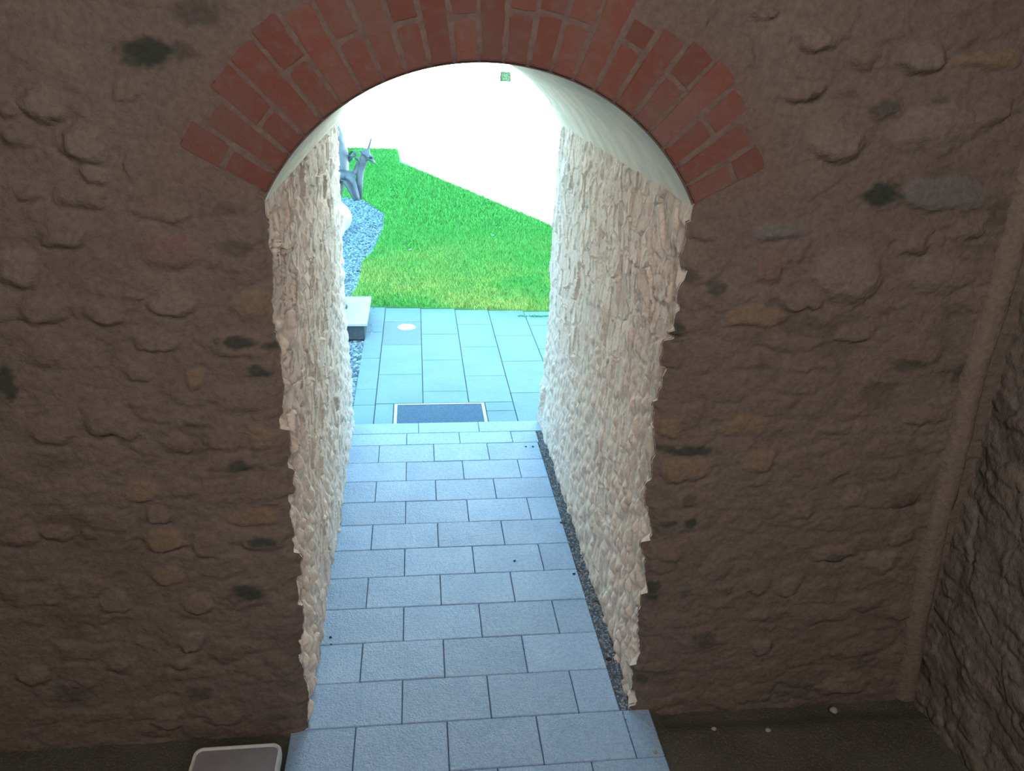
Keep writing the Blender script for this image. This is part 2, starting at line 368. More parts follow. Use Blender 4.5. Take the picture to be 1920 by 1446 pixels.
o = link('wall_front', fast_mesh('wall_front', np.concatenate(Vs), np.concatenate(Fs), True, np.concatenate(Cs)), m_room)
tag(o, 'brown rubble stone wall of the room around the arched opening', 'wall', kind='structure')

# ---------------- right wall of the room, with the pale mortar fillet in the corner
yy = np.linspace(0.03, -2.3, 260); zz = np.linspace(-.05, 3.3, 330)
Yg, Zg = np.meshgrid(yy, zz, indexing='ij')
h, col = relief(Yg*1.0+40, Zg, 203)
hs = stones(Yg*1.0-.25*Zg, Zg, 77, .2, .6)
h = h*1.3+.006*hs+.035*fbm(Yg*4, Zg*4, 55, 3)
col = col*1.25+np.array((-.012, .004, .004))
Xg = 2.42-.03*ss(0, 1, Zg)-h
o = link('wall_right', fast_mesh('wall_right', np.stack([Xg, Yg, Zg], -1).reshape(-1, 3), grid_faces(260, 330, 0, True), True, col.reshape(-1, 3)), m_room)
tag(o, 'rough brown rubble wall at the right edge of the room', 'wall', kind='structure')
zc = np.linspace(-.02, 3.3, 200)
seam = np.interp(zc, [0, .42, .98, 1.31, 1.77, 2.09, 2.4, 3.4], [2.385, 2.33, 2.29, 2.285, 2.268, 2.28, 2.265, 2.26])+.012*fbm(zc*7, zc*0, 4, 2)
V = []
for i, z in enumerate(zc):
    for k in range(12):
        a = math.pi*(k/11)+math.pi
        ca, sa = math.cos(a), math.sin(a)
        wob = 1+.25*float(fbm(np.array([z*12.+k]), np.array([k*.7]), 9, 2)[0])
        V.append((seam[i]+.058*ca*wob, .02+.062*sa*wob, z))
o = link('trim_1', fast_mesh('trim_1', np.array(V), grid_faces(200, 12, 0), True, np.tile(np.array([[.235, .185, .15]]), (2400, 1))), m_room)
tag(o, 'pale mortar fillet running up the wall corner', 'trim', kind='structure')

# ---------------- limewashed passage walls
def passage_side(sgn, name, s, label):
    yg = np.concatenate([np.linspace(0, 1.1, 190)[:-1], np.linspace(1.1, 3.03, 190), ])
    zg = np.linspace(-.06, 2.335, 370)
    Y, Z = np.meshgrid(yg, zg, indexing='ij')
    if sgn < 0:
        near = xl(Z); base = -.412+.0*Y-.018*ss(.2, 1.2, Z)*Y/3.03
    else:
        near = xr(Z); base = 1.05+.035*ss(.1, 1.0, Z)*Y/3.03+.015*ss(1.7, 2.3, Z)*Y/3.03
    hh = stones(Y*1.0, Z, s, .15 if sgn < 0 else .16, 1.0)
    big = ss(.75, .1, Y)
    f1, f2, _a, _b, ia, ib = worley((Y+.06*fbm(Y*9, Z*9, s+61, 3))/.075, (Z+.06*fbm(Y*9, Z*9, s+62, 3))/.085, s+60)
    lump = ss(.62, .1, f1)*(.3+.9*hsh(ia, ib, s+66))-.4
    mixm = ss(-.12, .12, fbm(Y*2.2, Z*1.6, s+70, 3)+.12*ss(1.6, .6, Z)-.05)
    hh = hh*(1-.75*mixm)+1.15*lump*mixm
    hh = hh*(1+(.75 if sgn < 0 else .45)*big)
    rel = .0160*hh+.005*fbm(Y*14, Z*14, s+3, 4)+.015*fbm(Y*2.5, Z*2.5, s+5, 2)
    top = ss(2.335, 2.22, Z)
    rel = rel*(.35+.65*top)-.015*(1-top)*0
    X = base-sgn*rel
    b = ss(0, .07, Y)
    X = near*(1-b)+X*b
    # tuck behind the soffit
    tk = ss(2.29, 2.335, Z); X = X+sgn*.05*tk
    Yd = Y+.010*fbm(Z*20, Y*20, s+8, 2)*ss(0, .05, Y)*ss(3.03, 2.95, Y)
    c0 = np.array((.88, .73, .62)); 
    tone = (1+.20*fbm(Y*7, Z*7, s+20, 3))[..., None]
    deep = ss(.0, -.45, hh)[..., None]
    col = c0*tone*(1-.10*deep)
    near_c = ss(.30, .0, Y+.25*fbm(Z*4, Y*4, s+30, 2))[..., None]*.25      # yellower, darker tone near the room
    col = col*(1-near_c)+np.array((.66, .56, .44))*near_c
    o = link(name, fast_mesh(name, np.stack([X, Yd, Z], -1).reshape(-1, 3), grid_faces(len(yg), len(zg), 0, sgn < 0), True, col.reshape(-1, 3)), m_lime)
    tag(o, label, 'wall', kind='structure')
passage_side(-1, 'wall_passage_left', 101, 'limewashed rubble wall on the left of the passage')
passage_side(1, 'wall_passage_right', 137, 'limewashed rubble wall on the right of the passage')
# soffit of the arch
na, ny = 90, 60
V = []
for i in range(na):
    for j in range(ny):
        y = 3.05*j/(ny-1)
        xc, zc_, Rr = arch_par(y)
        hw = math.sqrt(Rr**2-(SPR-zc_-.0)**2); a0 = math.acos(min(1, hw/Rr))
        a = math.pi-a0+.02-(math.pi-2*a0+.04)*i/(na-1)
        e = max(0, 1-y/.05)*.012
        board = .012*float(fbm(np.array([i*.55]), np.array([y*.35]), 5, 3)[0])
        rr = Rr-board*min(1, y/.1)
        V.append((xc+rr*math.cos(a), y+(.012 if j == 0 else 0), zc_+rr*math.sin(a)))
o = link('ceiling_vault', fast_mesh('ceiling_vault', np.array(V), grid_faces(na, ny), True), m_soffit)
tag(o, 'smooth plastered barrel vault over the passage', 'vault', kind='structure')

# ---------------- brick ring
br = empty('brick_arch', (.325, 0, 1.917))
tag(br, 'red brick arch ring set in the stone wall over the opening', 'arch')
bm = bmesh.new(); rb = random.Random(5)
N = 23; A0, A1 = math.radians(27.5), math.radians(151)
for i in range(N):
    a0 = A0+(A1-A0)*i/N; a1 = A0+(A1-A0)*(i+1)/N
    g = .0065
    rin = .818; rout = 1.085+rb.uniform(-.03, .05)+(0 if i > 2 else -.02)
    if i % 2: parts = [(rin, rout)] if rb.random() < .8 else [(rin, .97), (.98, rout)]
    else:
        c = .955+rb.uniform(-.02, .03); parts = [(rin, c-g), (c+g, rout)]
    for (r0, r1) in parts:
        da0 = g/((r0+r1)/2)
        vs = []
        yb, yf = .03, -.0075-rb.uniform(0, .002)
        n = 5
        prof = []
        aa0, aa1 = a0+da0+rb.uniform(-.002, .002), a1-da0+rb.uniform(-.002, .002)
        rnd = rb.uniform(.003, .010)
        pts = [(r0, aa0), (r1-rnd, aa0), (r1, aa0+rnd/r1), (r1+rb.uniform(-.006, .006), (aa0+aa1)/2), (r1, aa1-rnd/r1), (r1-rnd, aa1), (r0, aa1)]
        F_ = [bm.verts.new((R_*math.cos(a), yf, R_*math.sin(a))) for R_, a in pts]
        B_ = [bm.verts.new((R_*math.cos(a), yb, R_*math.sin(a))) for R_, a in pts]
        ff = bm.faces.new(F_); bm.faces.new(B_[::-1])
        for k in range(len(pts)):
            k2 = (k+1) % len(pts); bm.faces.new((F_[k], B_[k], B_[k2], F_[k2]))
        bmesh.ops.bevel(bm, geom=list(ff.edges), offset=.0035, segments=2, affect='EDGES')
bmesh.ops.recalc_face_normals(bm, faces=bm.faces)
from_bm('bricks', bm, m_brick, br)
V = []
n1, n2 = 120, 14
for i in range(n1):
    a = A0-.01+(A1-A0+.02)*i/(n1-1)
    for j in range(n2):
        rr = .812+(1.10-.812)*j/(n2-1)
        y = -.0058+.006*float(fbm(np.array([a*14]), np.array([rr*18.]), 66, 3)[0])
        if j in (0, n2-1) or i in (0, n1-1): y = .012
        V.append((rr*math.cos(a), y, rr*math.sin(a)))
link('mortar', fast_mesh('mortar', np.array(V), grid_faces(n1, n2), True), m_mortar, br)

# ---------------- rest of the room shell
box('wall_left', (-3.4, -3.2, -6, 2.6, -.1, 4.3), m_mortar)['kind'] = 'structure'
box('wall_back', (-3.4, 2.7, -6.2, -6, -.1, 4.3), m_mortar)['kind'] = 'structure'
box('ceiling', (-3.4, 2.7, -6.2, 2.61, 4.2, 4.4), m_mortar)['kind'] = 'structure'
box('wall_right_rear', (2.45, 2.65, -6, 2.6, -.1, 4.3), m_mortar)['kind'] = 'structure'
# room floor; the brightness drop beside the slabs is put into its colour
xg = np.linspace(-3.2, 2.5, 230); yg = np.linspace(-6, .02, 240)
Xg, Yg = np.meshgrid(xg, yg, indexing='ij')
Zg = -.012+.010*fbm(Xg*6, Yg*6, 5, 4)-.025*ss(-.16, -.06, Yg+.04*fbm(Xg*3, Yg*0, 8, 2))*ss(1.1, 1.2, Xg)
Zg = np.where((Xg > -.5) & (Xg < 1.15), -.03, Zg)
o = link('floor', fast_mesh('floor', np.stack([Xg, Yg, Zg], -1).reshape(-1, 3), grid_faces(230, 240), True), m_dim_floor)
tag(o, 'floor of the room, coloured dark for the drop in brightness', 'floor', kind='structure')

# ---------------- paving of the passage
def slabs(name, rects, z, th, mat_, gap=.0045, bev=.003, parent=None):
    bm = bmesh.new()
    for (x0, x1, y0, y1) in rects:
        dz = R.uniform(-.0012, .0012)
        box_bm(bm, x0+gap/2, x1-gap/2, y0+gap/2, y1-gap/2, z-th, z+dz, bev, 1)
    return from_bm(name, bm, mat_, parent)
rects = []
D = .26663
for k in range(-9, 11):
    y0, y1 = k*D, (k+1)*D
    if k == 10: y1 = 2.855
    left = -.43 if k >= 0 else -.48-.0*k
    right = .99 if k >= 0 else 1.125
    if k >= 10: right = 1.0
    xs_ = [(.4*i+(.2 if k % 2 else 0)+(.0 if k >= 0 else 0)) for i in range(-3, 5)]
    xs_ = [left]+[x for x in xs_ if left+.03 < x < right-.05]+[right]
    rects += [(a, b, y0, y1) for a, b in zip(xs_, xs_[1:])]
xs_ = [-.43, .09, .56, 1.06]
rects += [(a, b, 2.855, 3.035) for a, b in zip(xs_, xs_[1:])]
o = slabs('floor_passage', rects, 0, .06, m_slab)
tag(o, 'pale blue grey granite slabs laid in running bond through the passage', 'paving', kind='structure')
o = box('floor_bed', (-.47, 1.12, -2.4, 3.03, -.09, -.0085), m_joint)
tag(o, 'dark joints under the passage slabs', 'paving', kind='structure')

# ---------------- pebbles
ICO = bmesh.new(); bmesh.ops.create_icosphere(ICO, subdivisions=1, radius=1)
IV = np.array([v.co[:] for v in ICO.verts]); IF = np.array([[v.index for v in f.verts] for f in ICO.faces]); ICO.free()
def pebbles(name, pts, size, mat_, rs):
    n = len(pts); rg = np.random.RandomState(rs)
    sc = size*(.6+.8*rg.rand(n, 1, 1))*np.stack([.8+.5*rg.rand(n), .8+.5*rg.rand(n), .45+.35*rg.rand(n)], 1)[:, None, :]
    V = IV[None]*sc*(1+.18*rg.randn(n, len(IV), 1))
    a = rg.rand(n)*6.283; c, s_ = np.cos(a)[:, None], np.sin(a)[:, None]
    b = rg.randn(n)*.5; cb, sb = np.cos(b)[:, None], np.sin(b)[:, None]
    x, y, z = V[..., 0], V[..., 1], V[..., 2]
    x, z = x*cb-z*sb, x*sb+z*cb
    x, y = x*c-y*s_, x*s_+y*c
    V = np.stack([x, y, z], -1)+np.asarray(pts)[:, None, :]
    F = (IF[None]+(np.arange(n)*len(IV))[:, None, None]).reshape(-1, 3)
    return link(name, fast_mesh(name, V.reshape(-1, 3), F, False), mat_)
rg = np.random.RandomState(1)
n = 5200
y = rg.rand(n)*3.0-.13; x = .993+rg.rand(n)*.085
pts = np.stack([x, y, -.018+rg.rand(n)*.012], 1)
o = pebbles('gravel_strip', pts, .0062, m_gravel, 3)
tag(o, 'narrow strip of fine grey gravel between the granite slabs and the right passage wall', 'gravel', kind='stuff')
box('gravel_bed_base', (.985, 1.13, -.14, 2.86, -.06, -.012), m_joint)['kind'] = 'structure'

# ---------------- patio
PZ = -.06
cols = [(-.455, -.27, [3.04, 3.517, 3.85, 4.6, 5.356, 6.2]), (-.27, .13, [3.54, 4.18, 4.96]), (-.27, .13, [5.68, 6.17]),
        (.13, .52, [3.54, 3.785, 4.536, 5.274, 6.14]), (.52, .9, [3.54, 4.127, 4.89, 5.586, 6.10]), (.9, 1.305, [3.04, 3.726, 4.483, 5.207, 6.07]),
        (1.305, 1.7, [3.04, 4.1, 4.813, 5.536, 6.03]), (1.7, 2.1, [3.04, 3.7, 4.45, 5.2, 5.99]), (2.1, 2.5, [3.04, 4.1, 4.8, 5.5, 5.95])]
rects = []
for (a, b, ys) in cols: rects += [(a, b, c, d) for c, d in zip(ys, ys[1:])]
rects += [(-.27, -.115, 3.04, 3.54), (.655, .9, 3.04, 3.365), (.655, .9, 3.365, 3.54)]
o = slabs('floor_patio', rects, PZ, .04, m_patio, .007, .0035)
tag(o, 'blue grey stone slabs of the patio outside the arch', 'paving', kind='structure')
bm = bmesh.new()                                        # darker slab carrying the round light (ring cut-out)
o = slabs('dark_slab', [(-.27, .13, 4.96, 5.68)], PZ, .04, m_patiod, .007, .0035)
tag(o, 'darker square patio slab around the round ground light', 'paving slab')
box('patio_bed', (-.6, 2.6, 3.035, 6.25, -.12, PZ-.010), m_joint)['kind'] = 'structure'

# round ground light
gl = empty('ground_light', (-.025, 5.497, PZ)); tag(gl, 'round white lit ground light set in the darker patio slab', 'ground light')
bm = bmesh.new()
bmesh.ops.create_cone(bm, cap_ends=True, segments=48, radius1=.098, radius2=.094, depth=.006, matrix=Matrix.Translation((0, 0, .003)))
from_bm('ring', bm, m_steel, gl)
bm = bmesh.new()
bmesh.ops.create_uvsphere(bm, u_segments=40, v_segments=10, radius=1, matrix=Matrix.Translation((0, 0, .006)) @ Matrix.Diagonal((.085, .085, .008, 1)))
from_bm('lens', bm, m_lens, gl, True)

# door mat in its metal frame
dm = empty('door_mat', (.27, 3.29, PZ)); tag(dm, 'blue grey ribbed door mat in a pale metal frame below the step', 'door mat')
bm = bmesh.new()
x0, x1, y0, y1 = -.38, .38, -.235, .235
for b in ((x0, x1, y1-.018, y1), (x0, x1, y0, y0+.018), (x0, x0+.025, y0+.018, y1-.018), (x1-.025, x1, y0+.018, y1-.018)):
    box_bm(bm, *b, -.02, .003, .001)
from_bm('mat_frame', bm, m_steel, dm)
nx, nn = 140, 60
V = []
for i in range(nx):
    for j in range(nn):
        X_ = x0+.027+(x1-x0-.054)*i/(nx-1); Y_ = y0+.02+(y1-y0-.04)*j/(nn-1)
        V.append((X_, Y_, -.004+.003*(abs(math.sin(j*1.1)))+R.uniform(-.001, .001)))
link('mat_pad', fast_mesh('mat_pad', np.array(V), grid_faces(nx, nn), False), m_mat, dm)

# moss line in a joint at the right
bm = bmesh.new()
for i in range(90):
    xx = 1.22+.40*R.random(); q = R.uniform(.004, .012)
    bmesh.ops.create_icosphere(bm, subdivisions=1, radius=q, matrix=Matrix.Translation((xx, 5.88-.02*xx+R.uniform(-.014, .014), PZ+.003)))
o = from_bm('moss', bm, m_moss); tag(o, 'strip of green moss at the right of the patio near the lawn', 'moss', kind='stuff')

# ---------------- plinth with the statue
pl = empty('statue_plinth', (-.80, 5.56, PZ)); tag(pl, 'low pale stone plinth with a recessed base coloured dark for shade at the left patio edge', 'plinth')
bm = bmesh.new()
box_bm(bm, -.40, .385, -.47, .46, .155, .185, .004, 2); from_bm('top_slab', bm, m_stone, pl)
bm = bmesh.new()
box_bm(bm, -.38, .355, -.44, .44, 0, .155, .002); from_bm('base', bm, m_dark, pl)  # shade under the top slab is put into the dark colour

# bronze statue facing right, mostly behind the jamb
stt = empty('bronze_statue', (-.84, 5.44, .126)); tag(stt, 'blue grey bronze statue of a robed person holding a slanted rod, standing on the plinth', 'statue')
def loft(name, secs, mat_, parent, n=40, folds=None, cap=True):
    V = []
    for i, (cx, cy, cz, rx, ry) in enumerate(secs):
        for k in range(n):
            a = 2*math.pi*k/n
            q = 1+(folds(i/(len(secs)-1), a) if folds else 0)
            V.append((cx+rx*q*math.cos(a), cy+ry*q*math.sin(a), cz))
    F = []
    for i in range(len(secs)-1):
        for k in range(n):
            k2 = (k+1) % n; F.append((i*n+k, i*n+k2, (i+1)*n+k2, (i+1)*n+k))
    F.append(tuple(range(n))[::-1]); F.append(tuple(range((len(secs)-1)*n, len(secs)*n)))
    return link(name, mesh(name, V, F, True), mat_, parent)
def lerp_secs(keys, n):
    ks = np.array(keys, float); t = np.linspace(0, len(ks)-1, n)
    out = []
    for q in t:
        i = min(int(q), len(ks)-2); f_ = q-i; f_ = f_*f_*(3-2*f_)*.5+f_*.5
        out.append(tuple(ks[i]*(1-f_)+ks[i+1]*f_))
    return out
# robe: hem to shoulders (local coordinates; figure looks along +x)
keys = [(-.02, 0, .03, .19, .23), (-.02, 0, .4, .165, .20), (.0, 0, .9, .16, .19), (.04, 0, 1.2, .155, .185), (.10, 0, 1.45, .185, .19), (.105, 0, 1.6, .185, .20), (.09, 0, 1.8, .175, .22), (.06, 0, 1.93, .15, .20), (.03, 0, 2.0, .075, .09)]
loft('robe', lerp_secs(keys, 60), m_bronze, stt, 64, lambda t_, a: (1-ss(0, .68, t_))*(.07*math.sin(9*a+2*t_)+.04*math.sin(15*a)))
# body: one skinned surface (legs, trunk, arms, five-fingered hands, head)
def skin(name, verts, edges, mat_, parent, root=0, sub=2):
    me = bpy.data.meshes.new(name); me.from_pydata([v[:3] for v in verts], edges, []); me.update()
    o = link(name, me, mat_, parent)
    md = o.modifiers.new('skin', 'SKIN'); md.use_smooth_shade = True
    sv = me.skin_vertices[0].data
    for i, v in enumerate(verts): sv[i].radius = (v[3], v[4] if len(v) > 4 else v[3]); sv[i].use_root = (i == root)
    if sub: m2 = o.modifiers.new('sub', 'SUBSURF'); m2.levels = m2.render_levels = sub
    return o
VV, EE = [], []
def v_(x, y, z, r_, r2=None, par=None):
    VV.append((x, y, z, r_, r2 or r_)); 
    if par is not None: EE.append((par, len(VV)-1))
    return len(VV)-1
pel = v_(.0, 0, 1.1, .13, .15)
ab = v_(.03, 0, 1.35, .12, .14, pel); ch = v_(.04, 0, 1.68, .13, .17, ab); nk = v_(.04, 0, 1.95, .06, .06, ch)
ja = v_(.065, 0, 2.06, .075, .075, nk); hd = v_(.05, 0, 2.17, .098, .09, ja); tp = v_(.04, 0, 2.27, .075, .07, hd)
for s_ in (1, -1):
    hp = v_(.0, .09*s_, .98, .095, None, pel); kn = v_(.03, .10*s_, .55, .065, None, hp); an = v_(-.02, .10*s_, .11, .045, None, kn)
    hl = v_(-.02, .10*s_, .045, .045, None, an); v_(.12, .11*s_, .035, .04, None, hl); 
    toe = v_(.205, .115*s_, .03, .032, None, len(VV)-1)
    sh = v_(.03, .20*s_, 1.84, .075, None, ch); elb = v_(.06 if s_ < 0 else .04, .24*s_, 1.52, .055, None, sh)
    if s_ < 0:
        fa = v_(.20, -.15, 1.43, .040, None, elb); wr = v_(.345, -.07, 1.44, .030, None, fa)
        pm = v_(.385, -.06, 1.495, .034, None, wr); k0 = (.395, -.055, 1.515)
    else:
        fa = v_(.16, .15, 1.45, .042, None, elb); wr = v_(.25, .05, 1.52, .032, None, fa)
        pm = v_(.295, .02, 1.56, .040, None, wr); k0 = (.31, .015, 1.575)
    for q in range(4):                                  # four curled fingers
        oy = (q-1.5)*.021
        L_ = (.030, .034, .032, .024)[q]
        a_ = v_(k0[0]+.012, k0[1]+oy, k0[2]+.012, .0115, None, pm)
        b_ = v_(k0[0]+.012+L_, k0[1]+oy*1.1, k0[2]+.022, .0105, None, a_)
        c_ = v_(k0[0]+.014+L_*1.3, k0[1]+oy, k0[2]+.022+L_*.8, .0095, None, b_)
        v_(k0[0]+.004+L_*.9, k0[1]+oy, k0[2]+.024+L_*1.3, .0085, None, c_)
    th = v_(k0[0]-.02, k0[1]-.038*s_*-1*.9, k0[2]+.015, .013, None, pm)
    th2 = v_(k0[0]+.0, k0[1]+.034*s_, k0[2]+.045, .0115, None, th)
    v_(k0[0]+.022, k0[1]+.016*s_, k0[2]+.062, .0095, None, th2)
skin('body', VV, EE, m_bronze, stt, pel)
# face
bm = bmesh.new()
bmesh.ops.create_icosphere(bm, subdivisions=3, radius=1, matrix=Matrix.Translation((.068, 0, 2.135)) @ Matrix.Diagonal((.088, .078, .125, 1)))
for (a, b, c, r1, r2, r3) in ((.158, 0, 2.13, .02, .013, .03), (.14, .032, 2.155, .012, .016, .009), (.14, -.032, 2.155, .012, .016, .009), (.143, 0, 2.075, .014, .028, .007),
                              (.06, .082, 2.13, .022, .01, .034), (.06, -.082, 2.13, .022, .01, .034), (.142, .032, 2.178, .012, .024, .006), (.142, -.032, 2.178, .012, .024, .006)):
    bmesh.ops.create_icosphere(bm, subdivisions=2, radius=1, matrix=Matrix.Translation((a, b, c)) @ Matrix.Diagonal((r1, r2, r3, 1)))
from_bm('face', bm, m_bronze, stt, True)
bm = bmesh.new()
bmesh.ops.create_icosphere(bm, subdivisions=4, radius=1)
for v in bm.verts:
    a = math.atan2(v.co.y, v.co.x); k = 1+.04*math.sin(a*14+v.co.z*6)
    v.co = Vector((.035+v.co.x*.105*k, v.co.y*.098*k, 2.19+v.co.z*(.105 if v.co.z > 0 else .16)*k))
    if v.co.x > .10 and v.co.z < 2.2: v.co.x = .10
from_bm('hair', bm, m_bronze, stt, True)
# wide sleeve hanging from the near forearm
secs = []
pa = [(-.0, 1.80), (.03, 1.60), (.06, 1.50)]
def tube(name, path, rad, mat_, parent, n=16, flat=1.0):
    V = []; P_ = [Vector(q) for q in path]
    for i, q in enumerate(P_):
        d = (P_[min(i+1, len(P_)-1)]-P_[max(i-1, 0)]).normalized()
        s1 = d.cross(Vector((0, 1, 0)));  s1 = s1.normalized() if s1.length > .05 else Vector((0, 0, 1)); s2 = d.cross(s1).normalized()
        for k in range(n):
            a = 2*math.pi*k/n; V.append(q+s1*(rad[i]*math.cos(a)*flat)+s2*(rad[i]*math.sin(a)))
    F = [(i*n+k, i*n+(k+1) % n, (i+1)*n+(k+1) % n, (i+1)*n+k) for i in range(len(P_)-1) for k in range(n)]
    F += [tuple(range(n))[::-1], tuple(range((len(P_)-1)*n, len(P_)*n))]
    return link(name, mesh(name, V, F, True), mat_, parent)
tube('sleeve', [(.03, -.19, 1.86), (.04, -.23, 1.7), (.06, -.24, 1.53), (.12, -.20, 1.45), (.22, -.14, 1.43), (.33, -.08, 1.425)], [.085, .08, .075, .060, .048, .044], m_bronze, stt)
tube('sleeve', [(.03, .19, 1.86), (.04, .23, 1.7), (.05, .24, 1.53), (.13, .19, 1.455), (.19, .15, 1.455)], [.085, .08, .075, .065, .06], m_bronze, stt)
# hanging cuff: a folded wedge of cloth falling from the wrist
V = []
cuff = [((.12, 1.44), (.335, 1.43)), ((.17, 1.40), (.355, 1.39)), ((.235, 1.375), (.365, 1.36)), ((.27, 1.31), (.375, 1.30)), ((.305, 1.245), (.385, 1.24)), ((.335, 1.185), (.392, 1.195))]
nf = 9
for i, ((xa, za), (xb, zb)) in enumerate(cuff):
    w_ = .055-.004*i
    ring = []
    for k in range(nf): 
        q = k/(nf-1); ring.append((xa+(xb-xa)*q, -.13-w_*(.6+.4*math.sin(q*11)), za+(zb-za)*q))
    for k in range(nf):
        q = 1-k/(nf-1); ring.append((xa+(xb-xa)*q, -.13+w_*(.6+.4*math.sin(q*9+1)), za+(zb-za)*q))
    V += ring
m_ = 2*nf
F = [(i*m_+k, i*m_+(k+1) % m_, (i+1)*m_+(k+1) % m_, (i+1)*m_+k) for i in range(len(cuff)-1) for k in range(m_)]
F += [tuple(range(m_))[::-1], tuple(range((len(cuff)-1)*m_, len(cuff)*m_))]
link('hanging_cuff', mesh('hanging_cuff', V, F, True), m_bronze, stt)
# slanted rod with ruffled collars, held upright in front
tube('held_rod', [(.375, -.07, 1.19), (.385, -.07, 1.34), (.40, -.065, 1.46), (.43, -.06, 1.56), (.465, -.06, 1.63), (.485, -.06, 1.67), (.520, -.06, 1.775)], [.028, .036, .036, .042, .046, .012, .006], m_bronze, stt, 14)
def collar(cx, cz, r_, seed):
    bm = bmesh.new(); rc = random.Random(seed)
    for k in range(9):
        a = 2*math.pi*k/9
        mt = Matrix.Translation((cx, -.06, cz)) @ Matrix.Rotation(.5, 4, 'Y') @ Matrix.Rotation(a, 4, 'Z') @ Matrix.Translation((r_*.62, 0, 0)) @ Matrix.Rotation(rc.uniform(-.7, .5), 4, 'Y') @ Matrix.Diagonal((r_*.5, r_*.36, r_*.2, 1))
        bmesh.ops.create_icosphere(bm, subdivisions=2, radius=1, matrix=mt)
    from_bm('ruffled_collar', bm, m_bronze, stt, True)
collar(.468, 1.615, .070, 1); collar(.495, 1.575, .062, 2); collar(.405, 1.555, .058, 3)

# ---------------- lawn, gravel bed, ground
def inpoly(x, y, P_):
    c = np.zeros(len(x), bool); j = len(P_)-1
    for i in range(len(P_)):
        xi, yi = P_[i]; xj, yj = P_[j]
        c ^= ((yi > y) != (yj > y)) & (x < (xj-xi)*(y-yi)/(yj-yi+1e-12)+xi); j = i
    return c
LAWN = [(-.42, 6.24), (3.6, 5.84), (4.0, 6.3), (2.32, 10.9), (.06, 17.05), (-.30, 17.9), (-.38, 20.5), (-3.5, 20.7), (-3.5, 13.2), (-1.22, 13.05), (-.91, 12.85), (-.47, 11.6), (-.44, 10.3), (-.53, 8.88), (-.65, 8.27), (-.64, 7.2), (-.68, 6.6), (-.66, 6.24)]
def polyobj(name, P_, z0, z1, m_, parent=None):
    n = len(P_); V = [(x, y, z0) for x, y in P_]+[(x, y, z1) for x, y in P_]
    F = [tuple(range(n))[::-1], tuple(range(n, 2*n))]+[(i, (i+1) % n, n+(i+1) % n, n+i) for i in range(n)]
    return link(name, mesh(name, V, F), m_, parent)
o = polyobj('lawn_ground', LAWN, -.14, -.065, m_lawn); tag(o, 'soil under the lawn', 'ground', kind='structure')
def blades(name, n, seed, ylo, yhi, hgt, wid):
    rg = np.random.RandomState(seed)
    x = rg.rand(n)*6.6-2.4; y = ylo+(yhi-ylo)*rg.rand(n)
    # skip what the photo cannot see
    m = inpoly(x, y, LAWN) & (x > -.35-.17*(y-3)) & (x < 1.2+.42*(y-3)); x, y = x[m], y[m]; n = len(x)
    h = hgt*(.5+.9*rg.rand(n)); a = rg.rand(n)*6.283; ln = h*(.3+.9*rg.rand(n)); b = a+rg.randn(n)*.8
    wx, wy = np.cos(b+1.57)*wid, np.sin(b+1.57)*wid
    dx, dy = np.cos(a)*ln, np.sin(a)*ln
    z0 = -.07+0*x
    P0 = np.stack([x-wx, y-wy, z0], 1); P1 = np.stack([x+wx, y+wy, z0], 1)
    P2 = np.stack([x+wx*.8+dx*.4, y+wy*.8+dy*.4, z0+h*.65], 1); P3 = np.stack([x-wx*.8+dx*.4, y-wy*.8+dy*.4, z0+h*.65], 1)
    P4 = np.stack([x+dx+wx*.2, y+dy+wy*.2, z0+h], 1); P5 = np.stack([x+dx-wx*.2, y+dy-wy*.2, z0+h], 1)
    V = np.stack([P0, P1, P2, P3, P4, P5], 1).reshape(-1, 3)
    k = np.arange(n)[:, None]*6
    F = np.concatenate([k+np.array([[0, 1, 2, 3]]), k+np.array([[3, 2, 4, 5]])])
    return V, F
Va, Fa = blades('a', 140000, 1, 5.8, 10.5, .045, .0028)
Vb, Fb = blades('b', 130000, 2, 10.5, 21.1, .055, .005)
o = link('lawn_grass', fast_mesh('lawn_grass', np.concatenate([Va, Vb]), np.concatenate([Fa, Fb+len(Va)]), False), m_grass)
tag(o, 'short bright green lawn, yellowish along the patio slabs', 'grass', kind='stuff')
GB = [(-2.6, 3.06), (-.455, 3.06), (-.455, 5.05), (-.38, 5.05), (-.40, 6.2)]+[(-.66, 6.24), (-.68, 6.6), (-.64, 7.2), (-.65, 8.27), (-.53, 8.88), (-.44, 10.3), (-.47, 11.6), (-.91, 12.85), (-1.22, 13.05), (-2.6, 13.2)]
o = polyobj('gravel_bed_soil', GB, -.14, -.085, m_joint); o['kind'] = 'structure'
rg = np.random.RandomState(9)
n = 52000
x = -1.9+1.55*rg.rand(n); y = 3.06+10.1*rg.rand(n)
m = inpoly(x, y, GB) & ~((x > -1.22) & (x < -.40) & (y > 5.08) & (y < 6.04)) & (x > -.55-.16*(y-3))
x, y = x[m], y[m]
o = pebbles('gravel_bed', np.stack([x, y, -.08+.012*rg.rand(len(x))], 1), .017, m_gravelb, 12)
tag(o, 'blue grey gravel bed left of the lawn', 'gravel', kind='stuff')
o = polyobj('ground', [(-60, 3.3), (60, 3.3), (60, 80), (-60, 80)], -.3, -.10, m_pale)  # pale colour stands in for sun-blown ground past the building's shadow
tag(o, 'ground past the shadow edge, coloured pale for the sun glare', 'ground', kind='structure')
